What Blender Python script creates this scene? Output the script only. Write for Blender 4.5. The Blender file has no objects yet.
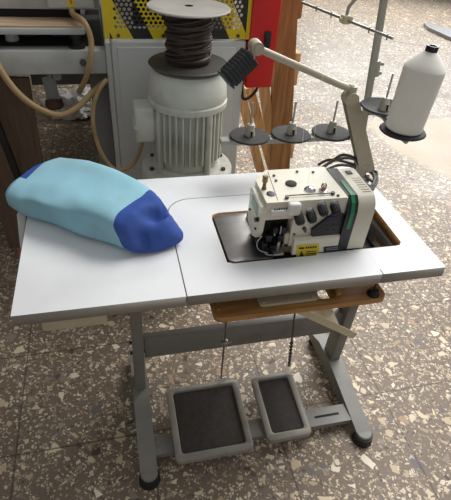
import bpy, bmesh, math, random
from mathutils import Vector, Matrix, noise
random.seed(7)
C = bpy.context.scene.collection
# ------------------------------------------------------------------ camera, world, lights, exposure
F_PX = 475.0
CAM = Vector((0.2466, -0.7776, 1.5083))
YAW, PITCH, ROLL = math.radians(-15.554), math.radians(38.464), math.radians(4.441)
_f = Vector((-math.sin(YAW)*math.cos(PITCH), math.cos(YAW)*math.cos(PITCH), -math.sin(PITCH)))
_r0 = Vector((math.cos(YAW), math.sin(YAW), 0)); _u0 = _r0.cross(_f)
_r = math.cos(ROLL)*_r0 + math.sin(ROLL)*_u0
_u = -math.sin(ROLL)*_r0 + math.cos(ROLL)*_u0
cd = bpy.data.cameras.new('camera'); cam = bpy.data.objects.new('camera', cd); C.objects.link(cam)
cd.sensor_fit = 'VERTICAL'; cd.sensor_height = 36.0; cd.lens = F_PX/500*36.0
cd.clip_start = .02; cd.clip_end = 100
m = Matrix((( _r.x, _u.x, -_f.x, CAM.x), (_r.y, _u.y, -_f.y, CAM.y), (_r.z, _u.z, -_f.z, CAM.z), (0,0,0,1)))
cam.matrix_world = m
bpy.context.scene.camera = cam
w = bpy.data.worlds.new('world'); bpy.context.scene.world = w; w.use_nodes = True
w.node_tree.nodes['Background'].inputs[0].default_value = (.95, .95, .95, 1)
w.node_tree.nodes['Background'].inputs[1].default_value = .33
def area(name, loc, target, sx, sy, power, col):
    l = bpy.data.lights.new(name, 'AREA'); l.shape = 'RECTANGLE'; l.size = sx; l.size_y = sy
    l.energy = power; l.color = col
    o = bpy.data.objects.new(name, l); C.objects.link(o); o.location = loc
    o.rotation_euler = (Vector(target)-Vector(loc)).to_track_quat('-Z', 'Y').to_euler()
    return o
area('window_daylight', (5.5, 6.5, 2.7), (1.0, .8, .3), 4.5, 2.4, 340, (.97, .99, 1.0))
area('ceiling_tube_light', (2.3, 1.5, 3.4), (1.2, .9, 0), 2.4, 1.8, 115, (1.0, .98, .95))
vs = bpy.context.scene.view_settings
bpy.context.scene.display_settings.display_device = 'sRGB'
vs.view_transform = 'Standard'; vs.look = 'None'; vs.gamma = 1; vs.use_curve_mapping = False
vs.exposure = 0.18
# ------------------------------------------------------------------ measuring helpers (photo point -> place at a known height / depth)
def _ray(px, py): return (px-225.5)/F_PX*_r - (py-250)/F_PX*_u + _f
def PZ(px, py, z): a = _ray(px, py); return CAM + a*((z-CAM.z)/a.z)
def PY(px, py, y): a = _ray(px, py); return CAM + a*((y-CAM.y)/a.y)
def PX(px, py, x): a = _ray(px, py); return CAM + a*((x-CAM.x)/a.x)
V = Vector
# ------------------------------------------------------------------ materials
def lin(c):
    return tuple(((v/255)/12.92 if v/255 <= .04045 else ((v/255+.055)/1.055)**2.4) for v in c)
def mat(name, rgb, rough=.5, metal=0.0, var=.12, scale=30, bump=0.0, bscale=80, spec=.5, trans=0.0, dirt=None, dscale=6, damt=.5):
    """procedural surface: base colour varied by noise, optional worn patches, optional bump"""
    m = bpy.data.materials.new(name); m.use_nodes = True
    nt = m.node_tree; N = nt.nodes; L = nt.links; b = N['Principled BSDF']
    c = lin(rgb)
    tc = N.new('ShaderNodeTexCoord')
    nz = N.new('ShaderNodeTexNoise'); nz.inputs['Scale'].default_value = scale; nz.inputs['Detail'].default_value = 4
    L.new(tc.outputs['Object'], nz.inputs['Vector'])
    rp = N.new('ShaderNodeValToRGB')
    rp.color_ramp.elements[0].position = .3; rp.color_ramp.elements[1].position = .7
    rp.color_ramp.elements[0].color = (*[v*(1-var) for v in c], 1)
    rp.color_ramp.elements[1].color = (*[min(1, v*(1+var)) for v in c], 1)
    L.new(nz.outputs['Fac'], rp.inputs['Fac'])
    out = rp.outputs['Color']
    if dirt:
        n2 = N.new('ShaderNodeTexNoise'); n2.inputs['Scale'].default_value = dscale; n2.inputs['Detail'].default_value = 6
        L.new(tc.outputs['Object'], n2.inputs['Vector'])
        r2 = N.new('ShaderNodeValToRGB'); r2.color_ramp.elements[0].position = .52; r2.color_ramp.elements[1].position = .72
        r2.color_ramp.elements[0].color = (0,0,0,1); r2.color_ramp.elements[1].color = (damt,damt,damt,1)
        L.new(n2.outputs['Fac'], r2.inputs['Fac'])
        mx = N.new('ShaderNodeMix'); mx.data_type = 'RGBA'
        L.new(r2.outputs['Color'], mx.inputs[0]); L.new(out, mx.inputs[6]); mx.inputs[7].default_value = (*lin(dirt), 1)
        out = mx.outputs[2]
    L.new(out, b.inputs['Base Color'])
    b.inputs['Roughness'].default_value = rough; b.inputs['Metallic'].default_value = metal
    b.inputs['Specular IOR Level'].default_value = spec
    if trans: b.inputs['Transmission Weight'].default_value = trans
    if bump:
        n3 = N.new('ShaderNodeTexNoise'); n3.inputs['Scale'].default_value = bscale; n3.inputs['Detail'].default_value = 3
        L.new(tc.outputs['Object'], n3.inputs['Vector'])
        bp = N.new('ShaderNodeBump'); bp.inputs['Strength'].default_value = bump; bp.inputs['Distance'].default_value = .004
        L.new(n3.outputs['Fac'], bp.inputs['Height']); L.new(bp.outputs['Normal'], b.inputs['Normal'])
    return m
def wood(name, c1, c2, rough=.6, axis=0, scale=14):
    m = bpy.data.materials.new(name); m.use_nodes = True
    nt = m.node_tree; N = nt.nodes; L = nt.links; b = N['Principled BSDF']
    tc = N.new('ShaderNodeTexCoord'); mp = N.new('ShaderNodeMapping')
    s = [6, 6, 6]; s[axis] = .5; mp.inputs['Scale'].default_value = s
    L.new(tc.outputs['Object'], mp.inputs['Vector'])
    nz = N.new('ShaderNodeTexNoise'); nz.inputs['Scale'].default_value = scale; nz.inputs['Detail'].default_value = 5; nz.inputs['Distortion'].default_value = .6
    L.new(mp.outputs['Vector'], nz.inputs['Vector'])
    rp = N.new('ShaderNodeValToRGB'); rp.color_ramp.elements[0].position = .35; rp.color_ramp.elements[1].position = .65
    rp.color_ramp.elements[0].color = (*lin(c1), 1); rp.color_ramp.elements[1].color = (*lin(c2), 1)
    L.new(nz.outputs['Fac'], rp.inputs['Fac']); L.new(rp.outputs['Color'], b.inputs['Base Color'])
    b.inputs['Roughness'].default_value = rough
    bp = N.new('ShaderNodeBump'); bp.inputs['Strength'].default_value = .25; bp.inputs['Distance'].default_value = .002
    L.new(nz.outputs['Fac'], bp.inputs['Height']); L.new(bp.outputs['Normal'], b.inputs['Normal'])
    return m
def stripes(name, c1, c2, period, ang):
    m = bpy.data.materials.new(name); m.use_nodes = True
    nt = m.node_tree; N = nt.nodes; L = nt.links; b = N['Principled BSDF']
    tc = N.new('ShaderNodeTexCoord'); sp = N.new('ShaderNodeSeparateXYZ'); L.new(tc.outputs['Object'], sp.inputs[0])
    def mth(op, a, bb):
        n = N.new('ShaderNodeMath'); n.operation = op
        for i, v in enumerate((a, bb)):
            if isinstance(v, (int, float)): n.inputs[i].default_value = v
            else: L.new(v, n.inputs[i])
        return n.outputs[0]
    s = mth('ADD', mth('MULTIPLY', sp.outputs[0], math.cos(ang)), mth('MULTIPLY', sp.outputs[2], math.sin(ang)))
    fr = mth('FRACT', mth('DIVIDE', mth('ADD', s, 10.197), period), 0)
    g = mth('GREATER_THAN', fr, .5)
    mx = N.new('ShaderNodeMix'); mx.data_type = 'RGBA'; L.new(g, mx.inputs[0])
    mx.inputs[6].default_value = (*lin(c1), 1); mx.inputs[7].default_value = (*lin(c2), 1)
    L.new(mx.outputs[2], b.inputs['Base Color']); b.inputs['Roughness'].default_value = .45
    return m
def terrazzo():
    m = bpy.data.materials.new('terrazzo'); m.use_nodes = True
    nt = m.node_tree; N = nt.nodes; L = nt.links; b = N['Principled BSDF']
    def inp(n, i, v):
        if isinstance(v, (int, float)): n.inputs[i].default_value = v
        else: L.new(v, n.inputs[i])
    def mth(op, a, bb=0.0, cc=None):
        n = N.new('ShaderNodeMath'); n.operation = op; inp(n, 0, a); inp(n, 1, bb)
        if cc is not None: inp(n, 2, cc)
        return n.outputs[0]
    def mix(f, a, bb):
        n = N.new('ShaderNodeMix'); n.data_type = 'RGBA'; inp(n, 0, f)
        for i, v in ((6, a), (7, bb)):
            if isinstance(v, tuple): n.inputs[i].default_value = (*lin(v), 1)
            else: L.new(v, n.inputs[i])
        return n.outputs[2]
    tc = N.new('ShaderNodeTexCoord')
    dn = N.new('ShaderNodeTexNoise'); dn.inputs['Scale'].default_value = 26; dn.inputs['Detail'].default_value = 2
    L.new(tc.outputs['Object'], dn.inputs['Vector'])
    va = N.new('ShaderNodeVectorMath'); va.operation = 'MULTIPLY_ADD'
    L.new(dn.outputs['Color'], va.inputs[0]); va.inputs[1].default_value = (.026, .026, .0); L.new(tc.outputs['Object'], va.inputs[2])
    big = N.new('ShaderNodeTexNoise'); big.inputs['Scale'].default_value = 1.7; big.inputs['Detail'].default_value = 5
    L.new(tc.outputs['Object'], big.inputs['Vector'])
    fine = N.new('ShaderNodeTexNoise'); fine.inputs['Scale'].default_value = 150; fine.inputs['Detail'].default_value = 3
    L.new(tc.outputs['Object'], fine.inputs['Vector'])
    col = mix(fine.outputs['Fac'], (106, 93, 79), (144, 127, 110))
    def chips(col, scale, lo, hi, thr, palette):
        f1 = N.new('ShaderNodeTexVoronoi'); f1.feature = 'F1'; f1.inputs['Scale'].default_value = scale
        de = N.new('ShaderNodeTexVoronoi'); de.feature = 'DISTANCE_TO_EDGE'; de.inputs['Scale'].default_value = scale
        for n in (f1, de): n.voronoi_dimensions = '2D'; L.new(va.outputs[0], n.inputs['Vector'])
        sp = N.new('ShaderNodeSeparateColor'); L.new(f1.outputs['Color'], sp.inputs[0])
        t = mth('MULTIPLY_ADD', sp.outputs[1], hi-lo, lo)
        a = mth('GREATER_THAN', de.outputs['Distance'], t)
        p = mth('GREATER_THAN', sp.outputs[0], thr)
        f = mth('MULTIPLY', a, p)
        rp = N.new('ShaderNodeValToRGB'); rp.color_ramp.interpolation = 'CONSTANT'
        els = rp.color_ramp.elements
        while len(els) < len(palette): els.new(.5)
        for e, (pos, c) in zip(els, palette): e.position = pos
        for e, (pos, c) in zip(els, palette): e.color = (*lin(c), 1)
        L.new(sp.outputs[2], rp.inputs['Fac'])
        return mix(f, col, rp.outputs['Color'])
    pal = [(0, (225, 208, 178)), (.22, (205, 184, 152)), (.42, (236, 226, 204)), (.58, (112, 106, 108)), (.70, (150, 136, 124)), (.84, (88, 72, 66)), (.91, (176, 146, 118))]
    pal2 = [(0, (216, 200, 172)), (.3, (190, 170, 142)), (.46, (122, 112, 106)), (.58, (98, 86, 78)), (.66, (168, 152, 134)), (.9, (226, 214, 194))]
    col = chips(col, 105, .07, .28, .48, pal2)
    col = chips(col, 48, .12, .36, .69, pal2)
    col = chips(col, 25, .16, .40, .66, pal)
    # worn, plain patch on the right, and large stains
    sp = N.new('ShaderNodeSeparateXYZ'); L.new(tc.outputs['Object'], sp.inputs[0])
    X, Y = sp.outputs[0], sp.outputs[1]
    wob = mth('MULTIPLY', mth('SUBTRACT', big.outputs['Fac'], .5), .14)
    e1 = mth('ADD', mth('ADD', mth('MULTIPLY', mth('SUBTRACT', X, 2.27), .93), mth('MULTIPLY', mth('SUBTRACT', Y, 1.87), .37)), wob)
    e1 = mth('MINIMUM', e1, mth('MULTIPLY', mth('SUBTRACT', X, 2.22), 1.0))
    s1 = N.new('ShaderNodeMapRange'); inp(s1, 0, e1); s1.inputs[1].default_value = -.03; s1.inputs[2].default_value = .06
    s2 = N.new('ShaderNodeMapRange'); inp(s2, 0, mth('SUBTRACT', 2.52, Y)); s2.inputs[1].default_value = -.02; s2.inputs[2].default_value = .03
    pm = mth('MULTIPLY', mth('MULTIPLY', s1.outputs[0], s2.outputs[0]), .93)
    patch = mix(big.outputs['Fac'], (152, 134, 108), (184, 168, 142))
    col = mix(pm, col, patch)
    # tile joints
    def joint(v, off, pitch):
        fr = mth('FRACT', mth('ADD', mth('DIVIDE', mth('SUBTRACT', v, off), pitch), 50.5), 0)
        return mth('LESS_THAN', mth('ABSOLUTE', mth('SUBTRACT', fr, .5)), .0030/pitch)
    j = mth('MAXIMUM', joint(X, -.15, .432), joint(Y, .117, .41))
    j = mth('MULTIPLY', mth('MULTIPLY', j, .65), mth('SUBTRACT', 1.0, pm))
    col = mix(j, col, (62, 54, 48))
    L.new(col, b.inputs['Base Color'])
    rr = N.new('ShaderNodeMapRange'); L.new(big.outputs['Fac'], rr.inputs[0]); rr.inputs[1].default_value = .3; rr.inputs[2].default_value = .7
    rr.inputs[3].default_value = .42; rr.inputs[4].default_value = .58
    b.inputs['Specular IOR Level'].default_value = .4
    L.new(rr.outputs[0], b.inputs['Roughness'])
    bp = N.new('ShaderNodeBump'); bp.inputs['Strength'].default_value = .15; bp.inputs['Distance'].default_value = .001
    L.new(fine.outputs['Fac'], bp.inputs['Height']); L.new(bp.outputs['Normal'], b.inputs['Normal'])
    return m
M = dict(
    floor=terrazzo(),
    laminate=mat('white laminate', (234, 236, 238), .42, var=.02, scale=5, dirt=(196, 198, 200), dscale=3.5, damt=.35),
    edge=mat('grey edge band', (158, 154, 146), .5, var=.05),
    core=wood('hole edge wood', (150, 108, 62), (188, 142, 88), .55, axis=0),
    tray=wood('tray wood', (156, 112, 62), (190, 142, 86), .5, axis=0),
    frame=mat('grey stand paint', (128, 126, 120), .5, var=.06, scale=20, dirt=(84, 80, 72), dscale=10),
    pedal=mat('pedal paint', (150, 146, 136), .42, var=.06, dirt=(96, 90, 80), dscale=14),
    tread=mat('tread rubber', (62, 55, 50), .75, var=.2, scale=60, bump=.4, bscale=300),
    rubber=mat('black rubber', (28, 28, 28), .6, var=.15),
    steel=mat('brushed steel', (170, 170, 168), .35, 1.0, var=.08, scale=50),
    dsteel=mat('dark steel', (90, 88, 86), .4, 1.0, var=.2, scale=60),
    chrome=mat('chrome', (205, 205, 205), .18, 1.0, var=.03),
    brass=mat('worn brass', (150, 128, 96), .35, 1.0, var=.1),
    cream=mat('cream machine paint', (222, 218, 200), .35, var=.02, scale=8),
    cover=mat('off white cover', (214, 208, 190), .42, var=.02, scale=8),
    black=mat('black plastic', (24, 26, 30), .4, var=.1),
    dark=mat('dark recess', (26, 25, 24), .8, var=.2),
    green=mat('green accent', (16, 128, 84), .35, var=.05),
    lgreen=mat('grey green plate', (140, 170, 150), .4, var=.05),
    yellow=mat('yellow label', (214, 190, 30), .5, var=.06),
    ink=mat('dark print', (52, 48, 40), .6, var=.1),
    paleink=mat('pale print', (150, 152, 158), .6, var=.1),
    display=mat('blue display', (34, 38, 92), .2, var=.1),
    redclear=mat('red gauge', (196, 60, 50), .2, var=.1),
    clear=mat('clear plastic', (235, 225, 220), .12, var=.02, trans=.8),
    blue=mat('light blue cloth', (148, 196, 212), .85, var=.05, scale=9, bump=.18, bscale=500, spec=.2, dirt=(146, 170, 176), dscale=9, damt=.55),
    navy=mat('navy blue cloth', (56, 84, 156), .85, var=.08, scale=12, bump=.18, bscale=500, spec=.2, dirt=(84, 104, 160), dscale=11, damt=.5),
    foam=mat('black foam pad', (50, 50, 50), .8, var=.15, scale=40, bump=.3, bscale=200),
    holder=mat('grey beige plastic', (176, 172, 158), .45, var=.04),
    stand=mat('grey stand tube', (168, 168, 158), .42, var=.05),
    thread=mat('white thread', (238, 236, 228), .75, var=.03, scale=20, spec=.2),
    lamp=mat('lamp grey paint', (180, 172, 152), .42, var=.05),
    lamphead=mat('black lamp plastic', (34, 38, 42), .4, var=.1),
    motor=mat('motor grey paint', (196, 198, 188), .5, var=.05, scale=14, dirt=(150, 146, 130), dscale=9, damt=.6),
    cab=mat('light grey enamel', (188, 190, 188), .45, var=.03, scale=6),
    cabtop=mat('pale beam paint', (186, 188, 186), .5, var=.03, scale=6, dirt=(150, 150, 146), dscale=7),
    shadegrey=mat('mid grey panel', (120, 122, 122), .55, var=.06, scale=6),
    board=wood('beige board', (178, 152, 124), (198, 174, 146), .7, axis=0, scale=9),
    brownpanel=wood('brown fibreboard', (94, 76, 62), (112, 92, 76), .7, axis=2, scale=9),
    pallet=wood('pallet wood', (178, 136, 88), (216, 176, 122), .75, axis=2, scale=10),
    post=wood('brown post wood', (128, 86, 46), (166, 116, 66), .7, axis=2, scale=10),
    red=mat('red enamel', (206, 28, 28), .38, var=.05, scale=6),
    spoolgrey=mat('worn spool face', (158, 156, 150), .6, var=.12, scale=9, dirt=(120, 116, 110), dscale=7, damt=.7),
    spooldark=mat('dark spool flange', (74, 72, 68), .55, var=.12, scale=10),
    wire=mat('brown wire', (60, 48, 44), .5, var=.25, scale=70),
    hose=mat('tan hose', (176, 150, 108), .5, var=.08, scale=12, dirt=(128, 98, 60), dscale=8, damt=.6),
    hazard=stripes('hazard paint', (222, 196, 20), (30, 30, 30), .126, math.radians(27.6)),
    hazyellow=mat('hazard yellow', (222, 196, 20), .45, var=.05),
    white=mat('white plastic', (226, 226, 222), .5, var=.04, scale=20),
    beige=mat('beige plastic', (206, 194, 162), .55, var=.05),
    plate=mat('beige metal plate', (196, 184, 160), .4, var=.05),
    orange=mat('orange red plastic', (196, 72, 40), .5, var=.1),
    bluebox=mat('blue plastic', (30, 44, 120), .5, var=.1),
    brown=mat('dark brown box', (74, 48, 38), .7, var=.2),
    grey=mat('sheet grey', (150, 150, 152), .4, .6, var=.1),
)
# ------------------------------------------------------------------ mesh helpers
OFF = {}
def islands(bm):
    seen = set(); out = []
    for f in bm.faces:
        if f in seen: continue
        isl = []; st = [f]; seen.add(f)
        while st:
            g = st.pop(); isl.append(g)
            for v in g.verts:
                for h in v.link_faces:
                    if h not in seen: seen.add(h); st.append(h)
        out.append(isl)
    return out
def pieces(name, bm, mt, parent, smooth=False):
    """every separate piece of the mesh becomes a part of its own"""
    bm.faces.index_update(); groups = [{f.index for f in i} for i in islands(bm)]; res = []
    for g in groups:
        b2 = bm.copy(); b2.faces.ensure_lookup_table()
        bmesh.ops.delete(b2, geom=[f for i, f in enumerate(list(b2.faces)) if i not in g], context='FACES')
        res.append(mesh_obj(name, b2, mt, parent, smooth=smooth))
    bm.free(); return res
def mesh_obj(name, bm, mt, parent=None, loc=None, smooth=False, autosmooth=True, kind=None):
    """links one mesh object; geometry is given in world space and moved to the parent's / own origin"""
    base = OFF[parent] if parent else V(loc or (0, 0, 0))
    bmesh.ops.translate(bm, verts=bm.verts, vec=-base)
    bmesh.ops.recalc_face_normals(bm, faces=bm.faces)
    me = bpy.data.meshes.new(name); bm.to_mesh(me); bm.free()
    for x in (mt if isinstance(mt, (list, tuple)) else [mt]): me.materials.append(x)
    o = bpy.data.objects.new(name, me); C.objects.link(o)
    if parent: o.parent = parent
    else: o.location = base
    OFF[o] = base
    if smooth:
        for p in me.polygons: p.use_smooth = True
        try: me.set_sharp_from_angle(angle=math.radians(38))
        except Exception: pass
    if kind: o['kind'] = kind
    return o
def thing(name, label, cat, loc, group=None):
    o = bpy.data.objects.new(name, None); C.objects.link(o); o.location = loc; o.empty_display_size = .05
    o['label'] = label; o['category'] = cat
    if group: o['group'] = group
    OFF[o] = V(loc); return o
def tag(o, label, cat, group=None):
    o['label'] = label; o['category'] = cat
    if group: o['group'] = group
    return o
def B(): return bmesh.new()
def box(bm, lo, hi, bev=0.0, seg=2, rot=None, pivot=None):
    lo, hi = V(lo), V(hi); c = (lo+hi)/2
    r = bmesh.ops.create_cube(bm, size=1.0)
    vs = r['verts']
    bmesh.ops.scale(bm, verts=vs, vec=hi-lo)
    bmesh.ops.translate(bm, verts=vs, vec=c)
    if bev:
        es = list({e for v in vs for e in v.link_edges})
        g = bmesh.ops.bevel(bm, geom=es, offset=bev, segments=seg, profile=.5, affect='EDGES')
        vs = list({v for f in g['faces'] for v in f.verts} | {v for v in vs if v.is_valid})
        # collect the whole island
        seen = set(vs); st = list(vs)
        while st:
            v = st.pop()
            for e in v.link_edges:
                o = e.other_vert(v)
                if o not in seen: seen.add(o); st.append(o)
        vs = list(seen)
    if rot is not None:
        bmesh.ops.rotate(bm, verts=vs, cent=V(pivot) if pivot else c, matrix=rot)
    return vs
def frame_of(d):
    d = d.normalized(); a = V((0, 0, 1)) if abs(d.z) < .9 else V((1, 0, 0))
    x = a.cross(d).normalized(); return x, d.cross(x)
def cyl(bm, a, b, r1, r2=None, seg=24, cap=True):
    a, b = V(a), V(b); r2 = r1 if r2 is None else r2
    x, y = frame_of(b-a)
    A = [bm.verts.new(a+(x*math.cos(t)+y*math.sin(t))*r1) for t in [2*math.pi*i/seg for i in range(seg)]]
    Bv = [bm.verts.new(b+(x*math.cos(t)+y*math.sin(t))*r2) for t in [2*math.pi*i/seg for i in range(seg)]]
    for i in range(seg): bm.faces.new((A[i], A[(i+1) % seg], Bv[(i+1) % seg], Bv[i]))
    if cap: bm.faces.new(A[::-1]); bm.faces.new(Bv)
def lathe(bm, org, axis, prof, seg=40, caps=True):
    """prof: list of (radius, distance along axis)"""
    org, axis = V(org), V(axis).normalized(); x, y = frame_of(axis); rings = []
    for r, h in prof:
        rings.append([bm.verts.new(org+axis*h+(x*math.cos(2*math.pi*i/seg)+y*math.sin(2*math.pi*i/seg))*max(r, 1e-4)) for i in range(seg)])
    for p, q in zip(rings, rings[1:]):
        for i in range(seg): bm.faces.new((p[i], p[(i+1) % seg], q[(i+1) % seg], q[i]))
    if caps: bm.faces.new(rings[0][::-1]); bm.faces.new(rings[-1])
def smooth_path(pts, n=8):
    pts = [V(p) for p in pts]; out = []
    for i in range(len(pts)-1):
        p0 = pts[max(i-1, 0)]; p1 = pts[i]; p2 = pts[i+1]; p3 = pts[min(i+2, len(pts)-1)]
        for k in range(n):
            t = k/n
            out.append(.5*((2*p1)+(p2-p0)*t+(2*p0-5*p1+4*p2-p3)*t*t+(3*p1-p0-3*p2+p3)*t**3))
    out.append(pts[-1]); return out
def tube(bm, pts, r, seg=10):
    pts = [V(p) for p in pts]; rings = []
    x, y = frame_of(pts[1]-pts[0])
    for i, p in enumerate(pts):
        d = (pts[min(i+1, len(pts)-1)]-pts[max(i-1, 0)]).normalized()
        x = (x-d*x.dot(d)).normalized(); y = d.cross(x)
        rr = r[i] if isinstance(r, (list, tuple)) else r
        rings.append([bm.verts.new(p+(x*math.cos(2*math.pi*k/seg)+y*math.sin(2*math.pi*k/seg))*rr) for k in range(seg)])
    for p, q in zip(rings, rings[1:]):
        for k in range(seg): bm.faces.new((p[k], p[(k+1) % seg], q[(k+1) % seg], q[k]))
    bm.faces.new(rings[0][::-1]); bm.faces.new(rings[-1])
def prism(bm, poly, d):
    """poly: list of 3D points (planar), extruded by vector d"""
    a = [bm.verts.new(V(p)) for p in poly]; b = [bm.verts.new(V(p)+V(d)) for p in poly]
    n = len(a)
    bm.faces.new(a[::-1]); bm.faces.new(b)
    for i in range(n): bm.faces.new((a[i], a[(i+1) % n], b[(i+1) % n], b[i]))
    return a+b
def bevel_all(bm, off, seg=2, ang=25):
    es = [e for e in bm.edges if len(e.link_faces) == 2 and e.calc_face_angle(0) > math.radians(ang)]
    bmesh.ops.bevel(bm, geom=es, offset=off, segments=seg, profile=.5, affect='EDGES', clamp_overlap=True)
def rrect(x0, y0, x1, y1, r, n=6):
    out = []
    for cx, cy, a0 in ((x1-r, y0+r, -90), (x1-r, y1-r, 0), (x0+r, y1-r, 90), (x0+r, y0+r, 180)):
        for k in range(n+1):
            a = math.radians(a0+90*k/n); out.append((cx+r*math.cos(a), cy+r*math.sin(a)))
    return out
def plate_bm(outer, holes, z0, z1, bev=0.0):
    """flat plate with holes: filled 2D curve -> bmesh"""
    cu = bpy.data.curves.new('plate', 'CURVE'); cu.dimensions = '2D'; cu.fill_mode = 'BOTH'
    for loop in [outer]+holes:
        s = cu.splines.new('POLY'); s.points.add(len(loop)-1); s.use_cyclic_u = True
        for p, q in zip(s.points, loop): p.co = (q[0], q[1], 0, 1)
    cu.extrude = (z1-z0)/2-bev; cu.bevel_depth = bev; cu.bevel_resolution = 1; cu.offset = -bev
    o = bpy.data.objects.new('plate', cu); C.objects.link(o)
    dg = bpy.context.evaluated_depsgraph_get(); me = bpy.data.meshes.new_from_object(o.evaluated_get(dg))
    bm = bmesh.new(); bm.from_mesh(me)
    bpy.data.objects.remove(o); bpy.data.curves.remove(cu); bpy.data.meshes.remove(me)
    bmesh.ops.remove_doubles(bm, verts=bm.verts, dist=1e-5)
    bmesh.ops.translate(bm, verts=bm.verts, vec=(0, 0, (z0+z1)/2))
    return bm
def setmat(bm, idx, test):
    for f in bm.faces:
        if test(f): f.material_index = idx
# ------------------------------------------------------------------ floor
bm = B(); box(bm, (-6, -4, -.05), (12, 14, 0))
f = mesh_obj('floor', bm, M['floor'], kind='structure')

wallm = mat('blocker wall paint', (150, 144, 136), .8, var=.06, scale=3)
bm = B(); box(bm, (-3.0, 3.7, 0), (1.55, 3.85, 3.2)); mesh_obj('wall_back_blocker', bm, wallm, kind='structure')  # wall added to block window light from the floor at left rear
bm = B(); box(bm, (-3.15, -4, 0), (-3.0, 3.85, 3.2)); mesh_obj('wall_left_blocker', bm, wallm, kind='structure')  # second added wall, out of view, darkens the left side
# ------------------------------------------------------------------ sewing table
T = thing('sewing_table', 'white topped industrial sewing table with grey metal stand and two foot pedals', 'table', (.55, .25, 0))
ZT = .74
hole = [(.499, .105), (.515, .098), (.735, .098), (.742, .104), (.970, .104), (.985, .106), (.995, .118), (1.0, .285), (.99, .315), (.97, .325), (.525, .325), (.505, .318), (.499, .30)]
# rounded insert corner
def arc(cx, cy, r, a0, a1, n=8): return [(cx+r*math.cos(math.radians(a0+(a1-a0)*k/n)), cy+r*math.sin(math.radians(a0+(a1-a0)*k/n))) for k in range(n+1)]
sl = .0014
xl, xr, yb = .380, .880, .410
ins = [(xl+sl, 0), (xr-sl, 0), (xr-sl, .016), (xr-.0001, .020), (xr-.0001, .104)] + [(.742, .104), (.735, .098), (.515, .098), (.499, .105), (.499, .30), (.505, .318), (.525, .325), (xr-.0001, .325), (xr-.0001, yb-sl)] + arc(xl+.075+sl, yb-.075-sl, .075, 90, 180)
main = [(0, 0), (xl-sl, 0)] + arc(xl+.075-sl, yb-.075+sl, .075, 180, 90)[0:] + [(xr+.0001, yb+sl), (xr+.0001, .325), (.97, .325), (.99, .315), (1.0, .285), (.995, .118), (.985, .106), (.970, .104), (xr+.0001, .104), (xr+.0001, .020), (xr+sl, .016), (xr+sl, 0), (1.06, 0), (1.06, .5385), (0, .5385)]
# keep the top one part, its insert panel another
def top_mats(bm):
    for f in bm.faces:
        n = f.normal; c = f.calc_center_median()
        if n.z > .9: f.material_index = 0
        elif .49 < c.x < 1.005 and .09 < c.y < .33 and abs(n.z) < .5: f.material_index = 2
        else: f.material_index = 1
bm = plate_bm(main, [], ZT-.031, ZT); bmesh.ops.recalc_face_normals(bm, faces=bm.faces); top_mats(bm)
mesh_obj('tabletop', bm, [M['laminate'], M['edge'], M['core']], T)
bm = plate_bm(ins, [], ZT-.031, ZT); bmesh.ops.recalc_face_normals(bm, faces=bm.faces); top_mats(bm)
mesh_obj('insert_panel', bm, [M['laminate'], M['edge'], M['core']], T)
bm = B()   # dark sub-frame strips under the seams
box(bm, (.36, .04, ZT-.045), (.40, .43, ZT-.0315)); box(bm, (.36, .39, ZT-.045), (.90, .43, ZT-.0315))
mesh_obj('support_batten', bm, M['rubber'], T)
bm = B(); box(bm, (1.0015, .10, .655), (1.013, .335, .7085), .001); box(bm, (.60, .327, .655), (1.0015, .338, .7085), .001)
pieces('hole_liner', bm, M['core'], T)
# stand: two T legs with a rail and a foot bar
def leg(cx, topx):
    bm = B()
    # upright
    vs = box(bm, (cx-.018, .232, .07), (cx+.018, .298, .709), .004)
    for v in vs:
        t = (v.co.z-.07)/.64; v.co.x += (topx-cx)*t
    # top arm beneath the table
    box(bm, (topx-.022, .06, .68), (topx+.022, .48, .708), .003)
    # foot: tapered in side view
    poly = [(cx-.027, -.042, .020), (cx-.027, .42, .020), (cx-.027, .42, .045), (cx-.027, .33, .085), (cx-.027, .22, .088), (cx-.027, -.042, .043)]
    b2 = B(); prism(b2, poly, (.054, 0, 0)); bevel_all(b2, .004, 2); lathe(b2, (cx, -.042, .020), (0, 0, 1), [(.027, 0), (.027, .019), (.024, .0225), (.001, .0228)], 28)
    me = bpy.data.meshes.new('t'); b2.to_mesh(me); b2.free(); bm.from_mesh(me); bpy.data.meshes.remove(me)
    o = mesh_obj('leg', bm, M['frame'], T, smooth=True)
    bm = B()
    cyl(bm, (cx, -.044, 0), (cx, -.044, .032), .034, .031, 28); cyl(bm, (cx, .395, 0), (cx, .395, .034), .028, .024, 24)
    pieces('rubber_foot', bm, M['rubber'], o, smooth=True)
    bm = B()
    for z in (.30, .25): cyl(bm, (cx-.024, .262, z), (cx+.024, .262, z), .006, seg=8)
    pieces('bolt', bm, M['dsteel'], o)
leg(.262, .270); leg(.992, 1.010)
bm = B(); box(bm, (.285, .252, .226), (.985, .280, .322), .003)
mesh_obj('cross_rail', bm, M['frame'], T, smooth=True)
bm = B(); prism(bm, [(.284, .005, .030), (.97, .005, .030), (.97, .070, .030), (.284, .070, .030)], (0, 0, .02))
box(bm, (.84, .033, .0495), (.93, .041, .0512))
for f in bm.faces:
    if f.calc_center_median().z > .0505: f.material_index = 1
for x in (.30, .33): cyl(bm, (x, .037, .0495), (x, .037, .052), .005, seg=8)
mesh_obj('pedal_bar', bm, [M['frame'], M['dark']], T)
# drawer under the left
bm = B(); box(bm, (.050, .022, .655), (.195, .34, .7085), .006)
mesh_obj('drawer', bm, M['plate'], T, smooth=True)
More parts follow.
